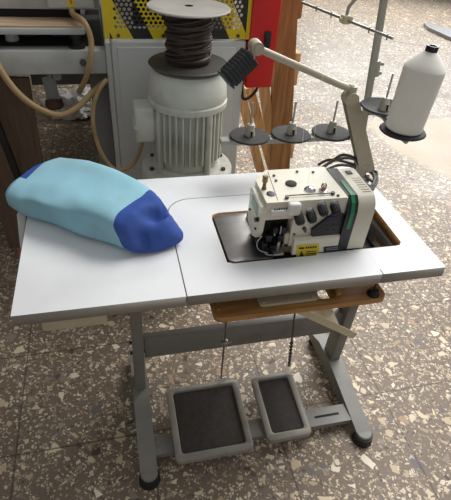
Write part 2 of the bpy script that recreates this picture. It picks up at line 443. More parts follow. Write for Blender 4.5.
# wooden drop tray under the machine
def tray():
    z0, z1 = .628, .646
    outer = rrect(.452, .006, .925, .385, .022)
    gap = [(.738, .030), (.775, .030), (.775, .10), (.738, .055)]
    bm = plate_bm(outer, [gap], z0, z1, .0015)
    o = mesh_obj('drop_tray', bm, M['tray'], T, smooth=True)
    bm = B(); box(bm, (.462, .03, .6462), (.470, .37, .656), .001); box(bm, (.785, .03, .6462), (.80, .37, .660), .001)
    pieces('tray_lip', bm, M['tray'], o)
    bm = plate_bm(rrect(.572, .024, .735, .22, .012), [], .6465, .655, .002)
    for x in (.585, .65, .72): cyl(bm, (x, .034, .653), (x, .034, .658), .004, seg=8)
    mesh_obj('oil_pan', bm, M['plate'], o, smooth=True)
    bm = B(); lathe(bm, (.889, .024, .646), (0, 0, 1), [(.017, 0), (.017, .006), (.012, .010), (.012, .018), (.006, .020)], 24)
    mesh_obj('rubber_mount', bm, M['rubber'], o, smooth=True)
    for x in (.47, .91):
        bm = B(); box(bm, (x-.006, .30, .645), (x+.006, .34, .71)); mesh_obj('hanger', bm, M['dsteel'], o)
    bm = B(); cyl(bm, (.889, .024, .665), (.889, .024, .710), .004, seg=8); mesh_obj('mount_screw', bm, M['dsteel'], o)
tray()
# waste chute
bm = B()
a0, a1 = PY(298, 314, .09), PY(353, 339, .09)
d = (a1-a0); n = V((-d.z, 0, d.x)).normalized()
prism(bm, [a0, a1, a1+V((0, .004, 0))+n*.022, a0+V((0, .004, 0))+n*.022], (0, .003, 0))
mid = a0+d*.80
prism(bm, [a0+V((0, .004, 0)), mid+V((0, .004, 0)), mid+V((0, .075, .012)), a0+V((0, .075, .012))], (0, 0, .003))
prism(bm, [a0+V((0, .075, .012)), mid+V((0, .075, .012)), mid+V((-.02, .078, .06)), a0+V((0, .078, .06))], (0, .003, 0))
mesh_obj('waste_chute', bm, M['beige'], T)
# pedals
def pedal(x0, x1, y0, y1, z0, z1, name):
    bm = B()
    outer = rrect(x0, y0, x1, y1, .018); inner = rrect(x0+.022, y0+.024, x1-.022, y1-.018, .010)
    bm = plate_bm(outer, [inner], 0, .022, .004)
    b2 = plate_bm(rrect(x0+.01, y0+.01, x1-.01, y1-.01, .01), [], 0, .008)
    me = bpy.data.meshes.new('t'); b2.to_mesh(me); b2.free(); bm.from_mesh(me); bpy.data.meshes.remove(me)
    sl = (z1-z0)/(y1-y0)
    def tilt(b):
        for v in b.verts: v.co.z += z0-.022+(v.co.y-y0)*sl
    tilt(bm)
    o = mesh_obj(name, bm, M['pedal'], T, smooth=True)
    bm = plate_bm(rrect(x0+.024, y0+.026, x1-.024, y1-.020, .008), [], .008, .014, .002); tilt(bm)
    mesh_obj('tread_mat', bm, M['tread'], o, smooth=True)
    bm = B(); ym = .037; zm = z0-.022+(ym-y0)*sl
    for x in (x0+.03, x1-.05): box(bm, (x, ym-.02, .049), (x+.02, ym+.02, zm+.003))
    pieces('hinge', bm, M['dsteel'], o)
    return o
pedal(.347, .602, -.038, .216, .062, .092, 'foot_pedal')
pedal(.652, .808, -.024, .212, .062, .092, 'foot_pedal')
# rod and chain
bm = B()
r0, r1 = V((.500, .085, .635)), PZ(221, 378, .10)
rt = PY(226, 324, .03); rt.z = .630
tube(bm, [rt, rt+(r1-rt)*.98, r1, r1+V((.02, 0, -.002))], .0035, 8)
q = rt+(r1-rt)*.36
box(bm, q-V((.008, .006, .008)), q+V((.010, .006, .008)), .002)
cyl(bm, q-V((.0, 0, .004)), q+V((.022, -.004, .004)), .003, seg=8)
mesh_obj('pull_rod', bm, M['steel'], T, smooth=True)
bm = B()
c0, c1 = PY(293, 318, .03), PZ(289, 366, .108); c0.z = .630
tube(bm, [c0, c0+(c1-c0)*.5], .003, 8)
n = 16
for i in range(n):
    a = c0+(c1-c0)*(.48+.52*i/n); b = c0+(c1-c0)*(.48+.52*(i+1.25)/n); mid = (a+b)/2; u = (b-a)/2
    s = V((.0045, 0, 0)) if i % 2 else V((0, .0045, 0))
    tube(bm, [mid+u*math.cos(t)+s*math.sin(t) for t in [2*math.pi*k/12 for k in range(13)]], .0021, 6)
mesh_obj('pull_chain', bm, M['dsteel'], T, smooth=True)
# hook bracket on the left edge
bm = B(); prism(bm, [(-.030, .40, .735), (-.004, .43, .752), (-.004, .43, .69), (-.018, .33, .665), (-.026, .33, .675)], (.004, -.01, 0))
o = mesh_obj('side_bracket', bm, M['white'], T)
bm = B(); lathe(bm, (-.022, .325, .640), (0, 0, 1), [(.008, 0), (.011, .004), (.011, .022), (.007, .028)], 16)
mesh_obj('bracket_cap', bm, M['orange'], o, smooth=True)

# ------------------------------------------------------------------ overlock machine
S = thing('overlock_machine', 'cream overlock sewing machine with green stripe sunk into the white table', 'sewing machine', (.72, .2, .6465))
def yz_prof(x0, x1, pts, bev=.0, seg=2):
    bm = B(); prism(bm, [(x0, y, z) for y, z in pts], (x1-x0, 0, 0))
    if bev: bevel_all(bm, bev, seg)
    return bm
bm = B(); box(bm, (.60, .13, .6465), (.865, .30, .752), .004); box(bm, (.505, .115, .70), (.60, .318, .725), .003)
mesh_obj('machine_base', bm, M['dark'], S)
# cloth plate
bm = plate_bm(rrect(.506, .106, .628, .318, .018), [], .724, .7385, .0015)
mesh_obj('cloth_plate', bm, M['steel'], S, smooth=True)
# body: upper head and lower right block
bm = B(); prism(bm, [(.588, .117, .852), (.797, .115, .852), (.797, .270, .852), (.628, .270, .852), (.590, .224, .852)], (0, 0, .050)); bevel_all(bm, .0045, 3)
b2 = yz_prof(.664, .797, [(.122, .748), (.120, .853), (.270, .853), (.270, .748)])
me = bpy.data.meshes.new('t'); b2.to_mesh(me); b2.free(); bm.from_mesh(me); bpy.data.meshes.remove(me)
b2 = yz_prof(.592, .668, [(.205, .748), (.205, .853), (.224, .853), (.224, .748)])
me = bpy.data.meshes.new('t'); b2.to_mesh(me); b2.free(); bm.from_mesh(me); bpy.data.meshes.remove(me)
body = mesh_obj('machine_body', bm, M['cream'], S, smooth=True)
# left end cover
bm = yz_prof(.577, .590, [(.122, .815), (.114, .876), (.122, .888), (.205, .892), (.218, .882), (.218, .790), (.165, .772), (.135, .788)], .004)
ec = mesh_obj('end_cover', bm, M['cream'], S, smooth=True)
bm = B(); prism(bm, [(.5755, .145, .848), (.5755, .145, .874), (.5755, .195, .878), (.5755, .195, .851)], (.002, 0, 0))
mesh_obj('name_plate', bm, M['lgreen'], ec)
bm = B(); cyl(bm, (.577, .132, .846), (.568, .130, .846), .006, seg=14); cyl(bm, (.577, .140, .812), (.573, .140, .812), .003, seg=10); cyl(bm, (.577, .20, .83), (.573, .20, .83), .003, seg=10)
pieces('cover_screw', bm, M['black'], ec)
# seam line across the head top, hinge rail with screws
bm = B(); prism(bm, [(.617, .124, .9016), (.6185, .124, .9016), (.6345, .262, .9016), (.633, .262, .9016)], (0, 0, .0008))
mesh_obj('lid_seam', bm, M['ink'], body)
def top(px, py, z=.902): return PZ(px, py, z)
bm = B()
a, b = top(287, 197, .906), top(333, 193, .906)
tube(bm, smooth_path([a, a+(b-a)*.06+V((0, .004, .001)), a+(b-a)*.5+V((0, .002, .001)), b]), .0016, 8)
for q in (a, b): cyl(bm, q-V((0, 0, .006)), q+V((0, 0, .003)), .005, seg=14)
mesh_obj('thread_rail', bm, M['dsteel'], S, smooth=True)
bm = B()
for px, py in ((274, 176), (297, 172), (276, 181), (313, 172.5), (338, 196)):
    q = top(px, py); q.x = min(q.x, .79); q.y = min(q.y, .262); cyl(bm, q-V((0, 0, .003)), q+V((0, 0, .003)), .0038, seg=12)
pieces('top_screw', bm, M['ink'], S)
q = top(264, 189); bm = B(); lathe(bm, q, (0, 0, 1), [(.006, -.002), (.006, .004), (.0045, .006), (.0045, .020), (.007, .021), (.007, .036), (.005, .038)], 20)
mesh_obj('presser_knob', bm, M['brass'], S, smooth=True)
q = top(271, 194); bm = B(); lathe(bm, q, (0, 0, 1), [(.011, -.002), (.011, .002), (.008, .003), (.002, .0025)], 24); mesh_obj('oil_window', bm, M['black'], S, smooth=True)
q = top(291, 184); bm = B(); lathe(bm, q, (0, 0, 1), [(.0145, -.002), (.0145, .003), (.011, .0045), (.001, .0045)], 28); mesh_obj('oil_cap', bm, M['foam'], S, smooth=True)
q = top(310, 190); bm = B(); lathe(bm, q, (0, 0, 1), [(.015, -.002), (.015, .002), (.012, .005), (.008, .0085), (.001, .010)], 28); mesh_obj('oil_dome', bm, M['chrome'], S, smooth=True)
q = top(323, 191)
bm = B(); lathe(bm, q, (0, 0, 1), [(.011, -.002), (.011, .003), (.009, .004)], 20); ga = mesh_obj('oil_gauge', bm, M['chrome'], S, smooth=True)
bm = B(); lathe(bm, q, (0, 0, 1), [(.007, .004), (.007, .018), (.005, .021), (.001, .022)], 20); mesh_obj('gauge_dome', bm, M['clear'], ga, smooth=True)
bm = B(); lathe(bm, q, (0, 0, 1), [(.0035, .004), (.0035, .013), (.001, .014)], 12); mesh_obj('gauge_float', bm, M['redclear'], ga, smooth=True)
# white finger guard and name strip on the head's front
bm = B(); box(bm, (.640, .100, .868), (.672, .119, .902), .006, 3); box(bm, (.598, .106, .868), (.655, .119, .884), .004)
mesh_obj('thread_guard', bm, M['white'], S, smooth=True)
bm = B()
for i, (dx, h) in enumerate(((0, 1), (.006, .8), (.011, 1), (.017, 1), (.023, .9), (.029, 1))):
    p = PY(274, 210.5, .1055); p += V((dx, 0, dx*.02)); prism(bm, [p, p+V((.004, 0, 0)), p+V((.0045, 0, .0055*h)), p+V((.0005, 0, .0055*h))], (0, -.0006, 0))
mesh_obj('name_lettering', bm, M['ink'], S)
# needle area
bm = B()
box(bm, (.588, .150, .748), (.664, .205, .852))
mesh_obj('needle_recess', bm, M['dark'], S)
bm = B()
for px, py, s in ((268, 236, .010), (274, 228, .009), (279, 236, .011), (271, 246, .011), (283, 228, .010), (278, 249, .008), (264, 243, .008), (286, 243, .009)):
    c = PY(px, py, .140); box(bm, c-V((s*.7, .014, s)), c+V((s*.7, .014, s)), .002)
mesh_obj('looper_mechanism', bm, M['black'], S, smooth=True)
bm = B()
for px, py, h, y, r in ((281, 228, .018, .132, .003), (275, 231, .014, .130, .0025), (279, 243, .022, .122, .0035), (283, 245, .020, .122, .003)):
    c = PY(px, py, y); cyl(bm, c-V((0, 0, h)), c+V((0, 0, h*.35)), r, seg=12)
pieces('needle_bar', bm, M['steel'], S, smooth=True)
bm = B()
c = PY(277, 250, .118); box(bm, c-V((.014, .020, .003)), c+V((.012, .012, .003)), .0015); box(bm, c+V((-.003, -.004, 0)), c+V((.004, .004, .028)), .001)
c2 = PY(272, 254, .116); tube(bm, smooth_path([c2+V((-.02, 0, .004)), c2+V((-.008, -.004, .001)), c2+V((.008, -.004, .001)), c2+V((.014, .002, .01))]), .0022, 8)
mesh_obj('presser_foot', bm, M['steel'], S, smooth=True)
bm = B(); p = [PY(262, 236, .12), PY(257, 243, .118), PY(259, 250, .115), PY(268, 253, .112)]
tube(bm, smooth_path(p), .0007, 6); mesh_obj('thread_tail', bm, M['thread'], S)
bm = B(); c = PY(286, 236, .128); box(bm, c-V((.006, .008, .022)), c+V((.007, .008, .012)), .003)
mesh_obj('finger_lever', bm, M['plate'], S, smooth=True)
bm = B(); box(bm, (.628, .118, .742), (.672, .20, .760), .002)
mesh_obj('throat_block', bm, wood('brown block', (92, 74, 58), (110, 90, 72), .6), S)
# lower front cover with labels
bm = yz_prof(.672, .797, [(.106, .742), (.106, .787), (.112, .793), (.125, .793), (.125, .742)], .002)
lc = mesh_obj('front_cover', bm, M['cream'], S, smooth=True)
def quad(bm, pts, y, d=.0008):
    prism(bm, [PY(px, py, y) for px, py in pts], (0, -d, 0))
bm = B(); quad(bm, [(296, 260), (318.5, 258), (319, 243.5), (297, 245)], .1058); yl = mesh_obj('warning_label', bm, M['yellow'], lc)
bm = B()
quad(bm, [(299, 249.2), (304, 248.9), (304, 247.2), (299, 247.5)], .1048, .0004)
for i in range(5): quad(bm, [(305.5+i*2.3, 248.6-i*.15), (307.2+i*2.3, 248.5-i*.15), (307.2+i*2.3, 246.6-i*.15), (305.5+i*2.3, 246.7-i*.15)], .1048, .0004)
quad(bm, [(299, 256.5), (301.5, 250.8), (304, 256.2)], .1048, .0004)
for k in range(3): quad(bm, [(306, 252.2+k*2), (316.5, 251.4+k*2), (316.5, 250.6+k*2), (306, 251.4+k*2)], .1048, .0004)
mesh_obj('label_print', bm, M['ink'], yl)
bm = B(); quad(bm, [(323.5, 252), (341, 250.2), (341, 245.2), (323.5, 246.8)], .1058); dl = mesh_obj('rating_label', bm, M['black'], lc)
bm = B()
for k in range(2): quad(bm, [(326, 250.4-k*1.7), (338, 249.2-k*1.7), (338, 248.6-k*1.7), (326, 249.8-k*1.7)], .1048, .0004)
mesh_obj('label_print', bm, M['paleink'], dl)
# control panel
bm = B()
pp = [(311, 237), (341.5, 234.5), (342.5, 212), (333, 211), (326, 217), (311, 228.5)]
prism(bm, [PY(px, py, .119) for px, py in pp], (0, -.008, 0)); bevel_all(bm, .0012, 1)
cp = mesh_obj('control_panel', bm, M['black'], S)
bm = B(); quad(bm, [(327, 221), (337.5, 220.2), (338, 216.5), (327.5, 217.2)], .1107); mesh_obj('display', bm, M['display'], cp)
bm = B()
for px, py in ((328, 225.5), (333, 225), (338, 224.5), (328, 230.5), (334, 230), (318, 230), (317, 226)):
    c = PY(px, py, .111); cyl(bm, c, c-V((0, .0012, 0)), .0022, seg=10)
pieces('panel_button', bm, M['foam'], cp)
# tension dials
for px, py in ((297.5, 213), (309.5, 211), (321, 204), (333.5, 203)):
    c = PY(px, py, .118); ax = V((.10, -.80, -.52)).normalized()
    bm = B(); lathe(bm, c, ax, [(.0115, -.008), (.0115, .001), (.009, .002), (.009, .006)], 24); o = mesh_obj('tension_dial', bm, M['chrome'], S, smooth=True)
    bm = B(); prof = [(.0108, .004), (.0116, .007), (.0105, .028), (.008, .031), (.001, .031)]
    lathe(bm, c, ax, prof, 24)
    x, y = frame_of(ax)
    for k in range(12):
        t = 2*math.pi*k/12; p = c+(x*math.cos(t)+y*math.sin(t))*.0107; cyl(bm, p+ax*.008, p+ax*.026, .0015, seg=6)
    mesh_obj('dial_knob', bm, M['black'], o, smooth=True)
bm = B(); c = PY(304, 228, .121); cyl(bm, c, c-V((0, .008, 0)), .005, seg=14); c = PY(305, 231, .12); cyl(bm, c, c-V((0, .004, 0)), .003, seg=10)
mesh_obj('thread_guide', bm, M['dsteel'], S)
bm = B()
for px, py in ((300, 238), (310, 240), (338, 238.5), (294, 234)):
    c = PY(px, py, .121); cyl(bm, c, c-V((0, .003, 0)), .0028, seg=10)
pieces('face_screw', bm, M['dsteel'], S)
# black band with green stripe, motor cover
prof = [(.106, .742), (.103, .862), (.110, .888), (.124, .902), (.255, .9045), (.274, .892), (.276, .742)]
bm = yz_prof(.797, .826, prof); bevel_all(bm, .0015, 1, 40); bd = mesh_obj('side_band', bm, M['black'], S)
bm = B()
path = [(.1042, .812), (.1022, .862), (.1092, .8888), (.1237, .9030), (.19, .9045)]
for (ya, za), (yb_, zb) in zip(path, path[1:]):
    prism(bm, [(.8065, ya, za), (.8165, ya, za), (.8165, yb_, zb), (.8065, yb_, zb)], (0, -.0008, .0008))
mesh_obj('accent_stripe', bm, M['green'], bd)
prof2 = [(.108, .742), (.104, .860), (.108, .878), (.117, .893), (.132, .901), (.252, .903), (.270, .894), (.276, .876), (.276, .742)]
bm = yz_prof(.826, .874, prof2); bevel_all(bm, .004, 2, 40); mc = mesh_obj('motor_cover', bm, M['cover'], S, smooth=True)
bm = B(); box(bm, (.842, .222, .902), (.858, .238, .9052), .001); mesh_obj('power_switch', bm, M['black'], mc)
bm = B()
for k in range(7):
    y = .135+k*.011; box(bm, (.846, y, .9015), (.868, y+.002, .9030))
pieces('vent_slot', bm, M['plate'], mc)
bm = B(); box(bm, (.874, .150, .70), (.90, .24, .79), .004); cyl(bm, (.90, .20, .745), (.925, .20, .745), .038, seg=28)
mesh_obj('handwheel', bm, M['black'], S, smooth=True)
bm = B(); box(bm, (.87, .115, .6465), (.985, .315, .655), .002); mesh_obj('hole_shade_sheet', bm, M['black'], S)  # black sheet added so the hole right of the machine looks dark

# ------------------------------------------------------------------ thread stand
TS = thing('thread_stand', 'grey thread stand with pole, spool bar and five black spool pads', 'thread stand', (1.04, .50, .74))
bm = B(); p0, p1 = V((1.036, .50, .742)), V((.958, .50, 1.58))
b2 = B(); lathe(b2, (1.036, .50, .740), (0, 0, 1), [(.022, 0), (.022, .006), (.013, .010), (.013, .03)], 24)
mesh_obj('pole_foot', b2, M['rubber'], TS, smooth=True)
tube(bm, [p0, p0+(p1-p0)*.5, p1], .011, 16)
mesh_obj('pole', bm, M['stand'], TS, smooth=True)
bm = B(); cp_ = p0+(p1-p0)*.33
cp_ = PY(375.5, 68, .5)
cyl(bm, cp_-V((-.003, 0, .022)), cp_+V((-.003, 0, .022)), .013, seg=16)
for dz in (-.013, .013): cyl(bm, cp_+V((.0, -.0, dz)), cp_+V((.020, -.006, dz)), .005, seg=10)
mesh_obj('pole_clamp', bm, M['stand'], TS, smooth=True)
bm = B(); box(bm, (.560, .484, .868), (1.03, .516, .884), .002)
mesh_obj('spool_bar', bm, M['stand'], TS, smooth=True)
bm = B()
pa, pb = PZ(383, 110.5, 1.0), PZ(402.5, 131, 1.0)
armz = .984
tube(bm, [V((1.028, .5, .95)), V((1.03, .46, .965)), V((pa.x+.002, pa.y, armz)), V((pb.x, pb.y, armz)), V((pb.x, pb.y-.03, armz))], .007, 10)
mesh_obj('side_arm', bm, M['stand'], TS, smooth=True)
def spool_pad(c, r, pin, holder=True, cup=0.0):
    bm = B(); lathe(bm, c, (0, 0, 1), [(r*.3, -.004), (r-.004, -.003+cup), (r, cup), (r-.003, .004+cup), (r*.45, .005), (.012, .004)], 48)
    o = mesh_obj('spool_pad', bm, M['foam'], TS, smooth=True)
    bm = B(); lathe(bm, c, (0, 0, 1), [(.016, .004), (.0135, .020), (.0105, .038), (.008, .039), (.004, .039)], 20)
    box(bm, V(c)+V((-.003, -.018, .006)), V(c)+V((.003, -.0128, .024)))
    for f in bm.faces:
        ce = f.calc_center_median()
        if ce.y < c[1]-.0125 and abs(ce.x-c[0]) < .0035 and len(f.verts) == 4 and f.calc_area() < .0002 and ce.y < c[1]-.0155: f.material_index = 1
    mesh_obj('cone_holder', bm, [M['holder'], M['dark']], o, smooth=True)
    bm = B(); cyl(bm, V(c)+V((0, 0, .0)), V(c)+V((0, 0, pin)), .003, seg=10)
    mesh_obj('spool_pin', bm, M['steel'], o, smooth=True)
for px, py in ((250, 133), (291.5, 131), (332.5, 126)):
    q = PY(px, py, .5); spool_pad((q.x, .5, .889), .062, .105)
spool_pad((pa.x, pa.y, 1.0), .068, .105, cup=.010)
spool_pad((pb.x, pb.y, 1.0), .061, .09)
# guide bar with eyelets, connector and support rod
bm = B(); g0, g1 = PZ(301, 2, 1.215), PZ(393, 38.5, 1.215)
gd = g1-g0
tube(bm, [g0, g1], .0036, 10)
for t in (.2, .38, .78, .95):
    q = g0+gd*t; cyl(bm, q-V((0, 0, .009)), q+V((0, 0, .006)), .0022, seg=8)
gb = mesh_obj('guide_bar', bm, M['steel'], TS, smooth=True)
gc = g0+gd*.54
bm = B(); box(bm, gc-V((.012, .012, .010)), gc+V((.012, .012, .012)), .004); cyl(bm, gc-V((.018, 0, 0)), gc+V((.018, 0, .004)), .006, seg=12)
mesh_obj('bar_connector', bm, M['beige'], gb, smooth=True)
bm = B(); pt = p0+(p1-p0)*.75
tube(bm, [gc+V((0, 0, .008)), gc+V((.003, .004, .030)), V((pt.x, pt.y, pt.z))], .0048, 10); cyl(bm, pt-V((-.002, 0, .018)), pt+V((-.002, 0, .018)), .016, seg=16)
mesh_obj('guide_support', bm, M['stand'], TS, smooth=True)
# thread cone standing on the front pad
cone = thing('thread_cone', 'large white cone of sewing thread standing on the rightmost black pad', 'thread cone', (pb.x, pb.y, 1.005))
H = .205
bm = B(); prof = [(.043, 0), (.0475, .004)]
for k in range(40):
    t = k/39; prof.append((.0478+.0028*t+.0003*math.sin(k*2.1), .006+t*.151))
prof += [(.0494, .1605), (.040, .173), (.029, .185), (.0165, .197), (.015, .198)]
lathe(bm, (pb.x, pb.y, 1.005), (.05, 0, 1), prof, 48); mesh_obj('wound_thread', bm, M['thread'], cone, smooth=True)
bm = B(); lathe(bm, (pb.x, pb.y, 1.005), (.05, 0, 1), [(.0148, .196), (.0148, .209), (.0138, .211), (.0105, .211), (.010, .202), (.002, .201)], 32)
mesh_obj('cone_core', bm, M['black'], cone, smooth=True)
bm = B()
tp = V((pb.x+.010, pb.y, 1.212)); e = g0+gd*.95-V((0, 0, .009))
tube(bm, [tp, e], .0004, 5)
e2 = g0+gd*.38
tube(bm, [e, g0+gd*.78-V((0, 0, .009))], .0004, 5)
mesh_obj('thread_strand', bm, M['thread'], cone)
# loose threads from the guide bar to the machine
bm = B()
for t, (px, py), sag in ((.2, (297, 200), .0), (.38, (306, 198), .0)):
    a = g0+gd*t-V((0, 0, .009)); b = PZ(px, py, .906)
    tube(bm, [a, (a+b)/2+V((sag, 0, -.01)), b], .00028, 5)
mesh_obj('hanging_thread', bm, M['thread'], TS)

# ------------------------------------------------------------------ lamp
LY = .452
L_ = thing('arm_lamp', 'grey jointed arm lamp with black ribbed head reaching over the table', 'lamp', (1.03, LY, .74))
bm = B(); box(bm, (.995, LY-.026, .740), (1.050, LY+.024, .758), .004); cyl(bm, (1.026, LY, .755), (1.026, LY, .80), .018, seg=20)
mesh_obj('lamp_base', bm, M['lamp'], L_, smooth=True)
bm = B()
b0, b1 = PY(366, 170, LY), PY(350, 98, LY)
ax = (b1-b0).normalized(); sd = ax.cross(V((0, 1, 0))).normalized(); sd = V((1, 0, 0))-ax*ax.x; sd.normalize()
for dy in (-.014, .012):
    prism(bm, [b0-sd*.024+V((0, dy, 0)), b0+sd*.024+V((0, dy, 0)), b1+sd*.020+V((0, dy, 0)), b1-sd*.020+V((0, dy, 0))], (0, .003, 0))
prism(bm, [b0+sd*.022+V((0, -.012, 0)), b0+sd*.025+V((0, -.012, 0)), b1+sd*.021+V((0, -.012, 0)), b1+sd*.018+V((0, -.012, 0))], (0, .026, 0))
cyl(bm, b0+V((0, -.018, .012)), b0+V((0, .018, .012)), .012, seg=16)
cyl(bm, b1+V((0, -.020, 0)), b1+V((0, .020, 0)), .020, seg=20)
mesh_obj('lamp_bracket', bm, M['lamp'], L_, smooth=True)
bm = B()
e0 = PY(352, 90, LY)
cyl(bm, b1, e0+V((0, 0, .012)), .015, .014, 16)
a0_, a1_ = e0+V((.0, 0, .010)), PY(259, 49, LY)
lp = smooth_path([e0-V((0, 0, .01)), e0+V((-.004, 0, .010)), e0+(a1_-e0)*.08, e0+(a1_-e0)*.5, a1_], 5)
tube(bm, lp, [.012]*4+[.0095]*(len(lp)-4), 14)
mesh_obj('lamp_arm', bm, M['lamp'], L_, smooth=True)
bm = B(); j = PY(256, 47, LY); cyl(bm, j+V((0, -.020, 0)), j+V((0, .020, 0)), .017, seg=24); cyl(bm, j+V((0, -.024, 0)), j+V((0, -.019, 0)), .010, seg=16)
h0, h1 = PY(248, 58, LY), PY(229, 77, LY-.01)
cyl(bm, j, h0, .013, seg=16)
mesh_obj('head_joint', bm, M['lamp'], L_, smooth=True)
ax = (h1-h0).normalized()
bm = B()
up = V((0, 1, 0)); up = (up-ax*up.dot(ax)).normalized(); sd = ax.cross(up).normalized()
R = Matrix((sd, up, ax)).transposed()
ln = (h1-h0).length
def hb(lo, hi, bev):
    vs = box(bm, lo, hi, bev)
    for v in vs: v.co = h0+R@v.co
hb((-.0205, -.0245, -.008), (.0205, .0240, ln+.008), .005)
for k in range(8):
    z = -.008+k*(ln+.012)/8; hb((-.023, -.027, z), (.023, .026, z+.0095), .0015)
hd = mesh_obj('lamp_head', bm, M['lamphead'], L_, smooth=True)
bm = B(); hb((-.0225, -.0265, ln+.0075), (.0225, .0255, ln+.013), .001); mesh_obj('end_cap', bm, mat('dark teal plastic', (38, 56, 66), .4), hd)
# bundle of cables on the table behind the machine
def cable(name, pts, r, mt, label, cat='cable', n=8, group=None):
    bm = B(); tube(bm, smooth_path(pts, n), r, 10)
    p = V(pts[0]); return tag(mesh_obj(name, bm, mt, loc=p, smooth=True), label, cat, group)
cb = thing('cable_bundle', 'bundle of dark grey cables coiled behind the cream sewing machine', 'cable', (.98, .42, .742))
for i, pts in enumerate((
    [PZ(322, 168, .76), PZ(335, 160, .79), PZ(350, 158, .80), PZ(364, 164, .79), PZ(374, 176, .765), PZ(372, 186, .75), PZ(366, 184, .748), PZ(368, 176, .752)],
    [PZ(318, 165, .75), PZ(328, 160, .77), PZ(342, 161, .78), PZ(358, 166, .775), PZ(370, 172, .765), PZ(377, 180, .75), PZ(372, 190, .745)],
    [PZ(326, 170, .75), PZ(340, 165, .77), PZ(356, 168, .77), PZ(368, 178, .76), PZ(374, 184, .748), PZ(369, 189, .747)],
    [PZ(330, 163, .76), PZ(342, 155, .82), PZ(354, 158, .815), PZ(362, 168, .79), PZ(376, 172, .765), PZ(375, 182, .750)])):
    bm = B(); tube(bm, smooth_path(pts, 8), .0048 if i else .0055, 10)
    mesh_obj('cable', bm, mat('grey cable %d' % i, (58, 57, 56) if i % 2 else (96, 95, 92), .5), cb, smooth=True)
bm = B(); box(bm, (.985, .36, .7405), (1.012, .40, .760), .004); mesh_obj('plug', bm, M['rubber'], cb, smooth=True)

# ------------------------------------------------------------------ cloth bag
BG = thing('cloth_bag', 'stuffed light blue cloth bag with navy blue ends on the white tabletop', 'bag', (.16, .30, .741))
O = V((0.0, .365, 0)); U = V((.80, -.60, 0)); W_ = V((.60, .80, 0))
#      s     vc    hw    zc    hz    e    front-top drop
SEC = [(-.072, .055, .020, .786, .014, 1.0, 0),
       (-.066, .060, .050, .788, .028, .85, .004),
       (-.045, .072, .078, .793, .048, .66, .020),
       (.000, .084, .096, .800, .059, .54, .040),
       (.080, .094, .105, .804, .064, .48, .034),
       (.160, .096, .105, .801, .060, .46, .022),
       (.230, .092, .100, .797, .056, .45, .010),
       (.280, .086, .093, .794, .053, .46, .002),
       (.305, .082, .087, .792, .050, .48, .0),
       (.325, .080, .081, .788, .046, .54, .0),
       (.345, .080, .075, .782, .040, .60, .0),
       (.366, .082, .064, .775, .034, .70, .0),
       (.388, .086, .048, .769, .028, .82, .0),
       (.406, .092, .031, .765, .022, .95, .0),
       (.418, .096, .019, .763, .014, 1.0, .0),
       (.424, .097, .006, .762, .005, 1.0, .0)]
def sec_at(s):
    for a, b in zip(SEC, SEC[1:]):
        if a[0] <= s <= b[0]+1e-9:
            t = (s-a[0])/(b[0]-a[0]); t = t*t*(3-2*t)*.3+t*.7
            return [x+(y-x)*t for x, y in zip(a[1:], b[1:])]
NA, NS = 96, 130
S_SEAM = .296
sig = sorted([SEC[0][0]+(SEC[-1][0]-SEC[0][0])*i/NS for i in range(NS+1)]+[S_SEAM])
def G(x, w): return math.exp(-(x/w)**2)
bm = B(); rings = []; info = {}
for i, s0 in enumerate(sig):
    vc, hw, zc, hz, e, drop = sec_at(s0); ring = []
    for k in range(NA):
        t = 2*math.pi*k/NA; c_, s_ = math.cos(t), math.sin(t)
        v = vc+hw*math.copysign(abs(c_)**e, c_); z = zc+hz*math.copysign(abs(s_)**e, s_)
        zn = (z-zc)/max(hz, 1e-6)          # -1 bottom .. 1 top
        vn = (v-vc)/max(hw, 1e-6)          # -1 front .. 1 back
        s = s0+(.05*max(0, v-.10)+.030*max(0, -zn)+.010*max(0, 1-abs(zn)*1.6)-.012*G(v-.02, .03)*max(0, zn)+.003*math.sin(v*70))*G(s0-S_SEAM, .06)
        up = max(0, zn)
        z -= drop*up*max(0, .5-.6*vn)       # the far end slopes to the front
        P = O+U*s+W_*v+V((0, 0, z))
        q = V((s*8, v*8, z*10)); nn = noise.noise(q)*.007+noise.noise(q*2.4)*.003
        P.z += nn*up - .012*G(s-.12, .08)*G(v-.12, .05)*up - .006*G(s-.02, .03)*G(v-.10, .05)*up
        fr = max(0, -vn)
        P += W_*(fr**2*(.010*G(s-.20, .06)*max(0, .6-abs(zn))+.004*math.sin(s*34+zn*2)))
        # navy end: rim, hollow beneath it, creases
        P.z += .006*G(s0-.322, .010)*up*(1-min(1, abs(vn)))
        P.z -= .034*G(s0-.353, .013)*G(v-.105, .036)*up
        P += U*(.016*G(s0-.330, .014)*G(v-.11, .03)*up)
        P += W_*(.020*G(s0-.352, .016)*fr*G(zn-.1, .7))
        P.z += .012*G(s0-.386, .012)*G(v-.07, .035)*up
        P.z += (noise.noise(V((s*30, v*30, z*30)))*.005)*max(0, min(1, (s0-.30)/.03))
        if P.x > -.004: P.z = max(P.z, .7412)
        ring.append(bm.verts.new(P)); info[ring[-1]] = (s0, t, zn)
    rings.append(ring)
labs = []
for (sa, p), (sb, q) in zip(zip(sig, rings), zip(sig[1:], rings[1:])):
    for k in range(NA):
        bm.faces.new((p[k], p[(k+1) % NA], q[(k+1) % NA], q[k]))
        t = math.degrees(2*math.pi*(k+.5)/NA)
        labs.append(2 if sa >= S_SEAM-1e-9 else 1 if (sa < -.030 and 25 < t < 98) else 0)
bm.faces.new(rings[0][::-1]); labs.append(0)
bm.faces.new(rings[-1]); labs.append(2)
